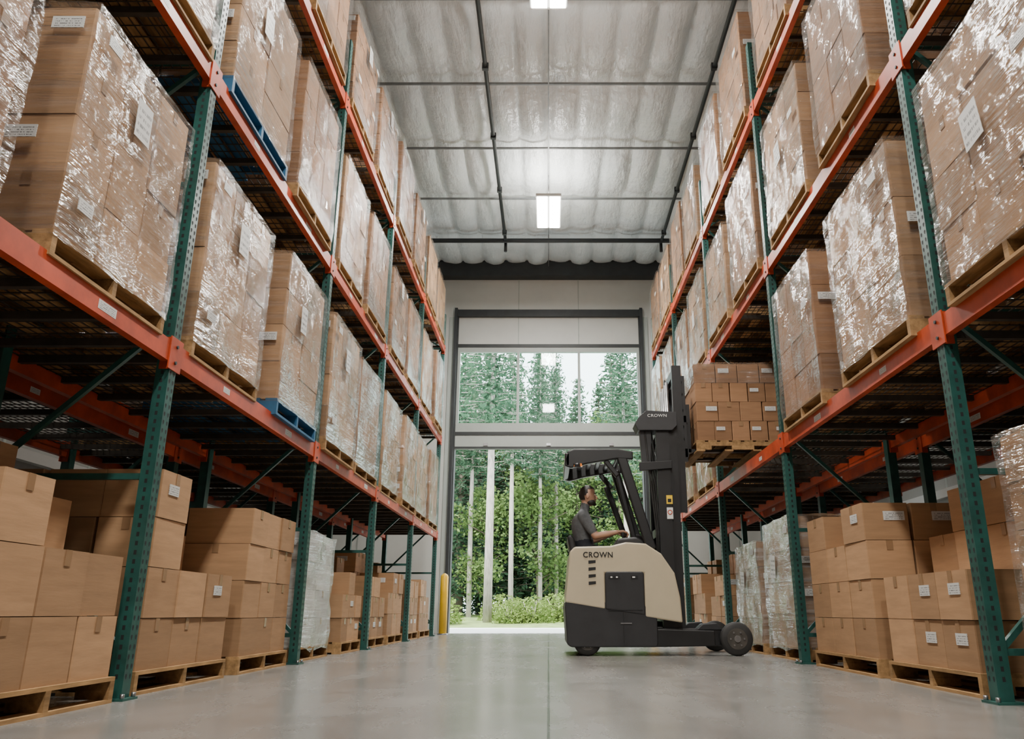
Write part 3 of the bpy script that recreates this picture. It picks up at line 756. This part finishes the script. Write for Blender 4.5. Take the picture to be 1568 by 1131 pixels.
HC=Vector((.47,YC,1.785))
b=MB()
def hf(p):
    q=p.copy()
    if q.z<0:
        t_=-q.z; q.y*=1-.28*t_; 
        if q.x<0: q.x*=1-.45*t_
        else: q.x*=1+.10*t_
    if q.x>.75: q.x=.75+(q.x-.75)*.6
    if q.x>.3 and 0.0<q.z<.25: q.x-=.05*(1-abs(q.y))
    return q
b.ellipsoid(HC,(.104,.078,.128),'skin',32,24,hf)
b.tube([HC+Vector((.088,0,.022)),HC+Vector((.103,0,-.008)),HC+Vector((.112,0,-.026)),HC+Vector((.096,0,-.036))],[.008,.011,.014,.010],'skin',12,'round')
b.tube([HC+Vector((.088,-.022,-.062)),HC+Vector((.098,0,-.060)),HC+Vector((.088,.022,-.062))],[.004,.007,.004],'skin',8,'round')
b.ellipsoid(HC+Vector((.082,0,-.098)),(.024,.03,.02),'hair')
for sg in (-1,1):
    b.ellipsoid(HC+Vector((-.004,sg*.077,-.006)),(.020,.010,.033),'skin')
    b.ellipsoid(HC+Vector((.078,sg*.032,.012)),(.012,.013,.010),'eye_white'); b.ellipsoid(HC+Vector((.088,sg*.033,.012)),(.004,.005,.005),'hair')
    b.tube([HC+Vector((.090,sg*.014,.032)),HC+Vector((.086,sg*.036,.036)),HC+Vector((.074,sg*.052,.030))],[.004,.005,.003],'hair',8,'round')
    b.ellipsoid(HC+Vector((.040,sg*.042,-.078)),(.050,.022,.034),'hair')
b.tube([HC+Vector((.086,-.025,-.050)),HC+Vector((.097,0,-.047)),HC+Vector((.086,.025,-.050))],[.004,.005,.004],'hair',8,'round')
def cap():
    nu,nv=32,24; vs=[];fs=[];keep={}
    for j in range(nv+1):
        th=math.pi*j/nv
        for i in range(nu):
            ph=2*math.pi*i/nu
            p=hf(Vector((math.sin(th)*math.cos(ph),math.sin(th)*math.sin(ph),math.cos(th))))
            vs.append((HC.x+p.x*.1085,HC.y+p.y*.0825,HC.z+p.z*.1325)); keep[len(vs)-1]=(p.z>.52+.1*p.x) or (p.x<.12 and p.z>-.05) or (p.x<-.25 and p.z>-.5)
    for j in range(nv):
        for i in range(nu):
            f=(j*nu+i,(j+1)*nu+i,(j+1)*nu+(i+1)%nu,j*nu+(i+1)%nu)
            if all(keep[k] for k in f): fs.append(f)
    b.add(vs,fs,'hair',None,True)
cap()
b.obj('head',op)

# ------------------------------------------------------------------ outside
b=MB(); b.box(-30,30,YW,25.5,-.2,-.01,'apron_concrete'); b.obj('apron_pavement')
b=MB(); vs=[];fs=[]; n=30
for j in range(n+1):
    for i in range(n+1):
        x=-45+90*i/n; y=25.5+60*j/n
        vs.append((x,y,-.02+min(1,j/3)*(.25+.25*noise.noise(Vector((x*.2,y*.2,0))))))
for j in range(n):
    for i in range(n): a=j*(n+1)+i; fs.append((a,a+1,a+n+2,a+n+1))
b.add(vs,fs,'grass',None,True); b.obj('ground_lawn')
def leafquad(b,c,sz,r,mat,asp=.5,droop=0):
    d=Vector((r.gauss(0,1),r.gauss(0,1),r.gauss(0,.6)-droop)).normalized()
    u=Vector((r.gauss(0,1),r.gauss(0,1),r.gauss(0,1))); u=(u-d*u.dot(d)).normalized()
    d*=sz; u*=sz*asp; c=Vector(c)
    b.add([c-d*.5,c+u*.5,c+d*.5,c-u*.5],[(0,1,2,3)],mat)
def conifer(seed,h,base=.1,bark='bark_dark',R0=.2,rr=.2,dens=1.0):
    r=random.Random(seed); b=MB()
    b.tube([(0,0,-.3),(.03,.02,h*.3),(0,.03,h*.7),(0,0,h)],[R0,R0*.85,R0*.4,.02],bark,12)
    z=h*base
    while z<h:
        Rr=((1-z/h)**.75)*h*rr+.12; nb=8
        off=r.random()*6
        for k in range(nb):
            a=off+2*math.pi*k/nb+r.uniform(-.3,.3); L=Rr*r.uniform(.65,1.1)
            b.bar((0,0,z),(math.cos(a)*L,math.sin(a)*L,z-.15*L+.05),.025,.025,bark)
            m=max(2,int(L/.18*dens))
            for q in range(m):
                f=(q+.6)/m; wd=.18+.28*(1-f)*L*.4
                for w_ in range(3):
                    leafquad(b,(math.cos(a)*L*f+r.gauss(0,wd*.6),math.sin(a)*L*f+r.gauss(0,wd*.6),z-.2*L*f+r.gauss(.02,.09)),r.uniform(.18,.36),r,'needles',.35,.3)
        z+=.36
    return b.mesh('tree')
def broad(seed,h):
    r=random.Random(seed); b=MB()
    b.tube([(0,0,-.3),(.1,0,h*.3),(-.05,.1,h*.6),(0,0,h*.9)],[.13,.11,.07,.02],'bark_dark',10)
    for k in range(30):
        a=r.uniform(0,6.28); z=h*r.uniform(.22,.97); rad=h*.22*math.sqrt(max(.1,1-((z/h-.55)/.5)**2))*r.uniform(.2,1)
        c=Vector((math.cos(a)*rad,math.sin(a)*rad,z)); b.bar((0,0,z-.5),c,.03,.03,'bark_dark')
        cr=r.uniform(.5,1.0)
        for q in range(110):
            d=Vector((r.gauss(0,1),r.gauss(0,1),r.gauss(0,.7))); d=d.normalized()*cr*r.random()**.4
            leafquad(b,c+d,r.uniform(.12,.24),r,'leaves',.7)
    return b.mesh('tree')
def shrub(seed):
    r=random.Random(seed); b=MB()
    for k in range(6): b.tube([(0,0,-.1),(r.uniform(-.4,.4),r.uniform(-.4,.4),.8)],[.02,.01],'bark',6)
    for q in range(1300):
        d=Vector((r.gauss(0,1),r.gauss(0,1),abs(r.gauss(0,1)))).normalized()*r.random()**.35
        leafquad(b,(d.x*.85,d.y*.85,d.z*1.05),r.uniform(.07,.16),r,'shrub_leaves',.6)
    return b.mesh('shrub')
CF=[conifer(1,14),conifer(2,12,.05,'bark_dark',.17,.22),conifer(3,15,.12,'bark_dark',.2,.17)]
PN=[conifer(4,15,.45,'bark',.16,.14,1.1)]
BL=[broad(5,8),broad(6,10),broad(7,6.5)]
SH=[shrub(8),shrub(9)]
r=random.Random(77)
for x,y,sx_,sz_ in ((-2.12,28.5,1.0,1.0),(-1.5,32.5,.7,.95),(-.35,34,.6,.9),(3.1,32,.85,.85),(-4.6,33,1,1),(5.5,31,.9,.9),(-3.3,34,.7,.95),(.35,35.5,.6,.9)):
    addobj('pine_tree',PN[0],None,(x,y,.1),r.uniform(0,6),(sx_,sx_,sz_))
for k in range(34):
    y=r.uniform(38,58); x=(k%12-5.5)*2.7+r.uniform(-1.2,1.2); sc=r.uniform(.74,1.0)*(y/47)
    addobj('fir_tree',r.choice(CF),None,(x,y,.1),r.uniform(0,6),(sc,sc,sc))
for x,y,sc in ((-4.2,38,.95),(-1.6,40,.86),(4.6,38,.98),(3.4,41,1.0),(-3.0,40,.96),(.3,39,.88),(-.6,43,1.02),(1.5,42,.84),(-5.2,40,1.0),(2.5,38,.8)):
    addobj('fir_tree',CF[0] if sc>.9 else CF[2],None,(x,y,.1),r.uniform(0,6),(sc*1.15,sc*1.15,sc if sc>.9 else sc*.93))
for k in range(20):
    y=r.uniform(32,42); x=(k%10-4.5)*2.2+r.uniform(-.8,.8)
    s_=r.uniform(.7,1.0); addobj('broadleaf_tree',r.choice(BL),None,(x,y,.1),r.uniform(0,6),(s_,s_,s_))
for k in range(40):
    y=r.uniform(26.3,31); x=r.uniform(-11,11); s_=r.uniform(.45,1.0)
    addobj('shrub',r.choice(SH),None,(x,y,.1),r.uniform(0,6),(s_*1.2,s_,s_))

# ------------------------------------------------------------------ camera
cam=bpy.data.cameras.new('camera'); co=bpy.data.objects.new('camera',cam); COL.objects.link(co)
co.location=(0,0,.45); co.rotation_euler=(math.radians(90+17.1),0,0)
cam.sensor_width=36; cam.lens=27.7; cam.shift_x=-.0357; cam.clip_end=300; cam.clip_start=.05
scene.camera=co
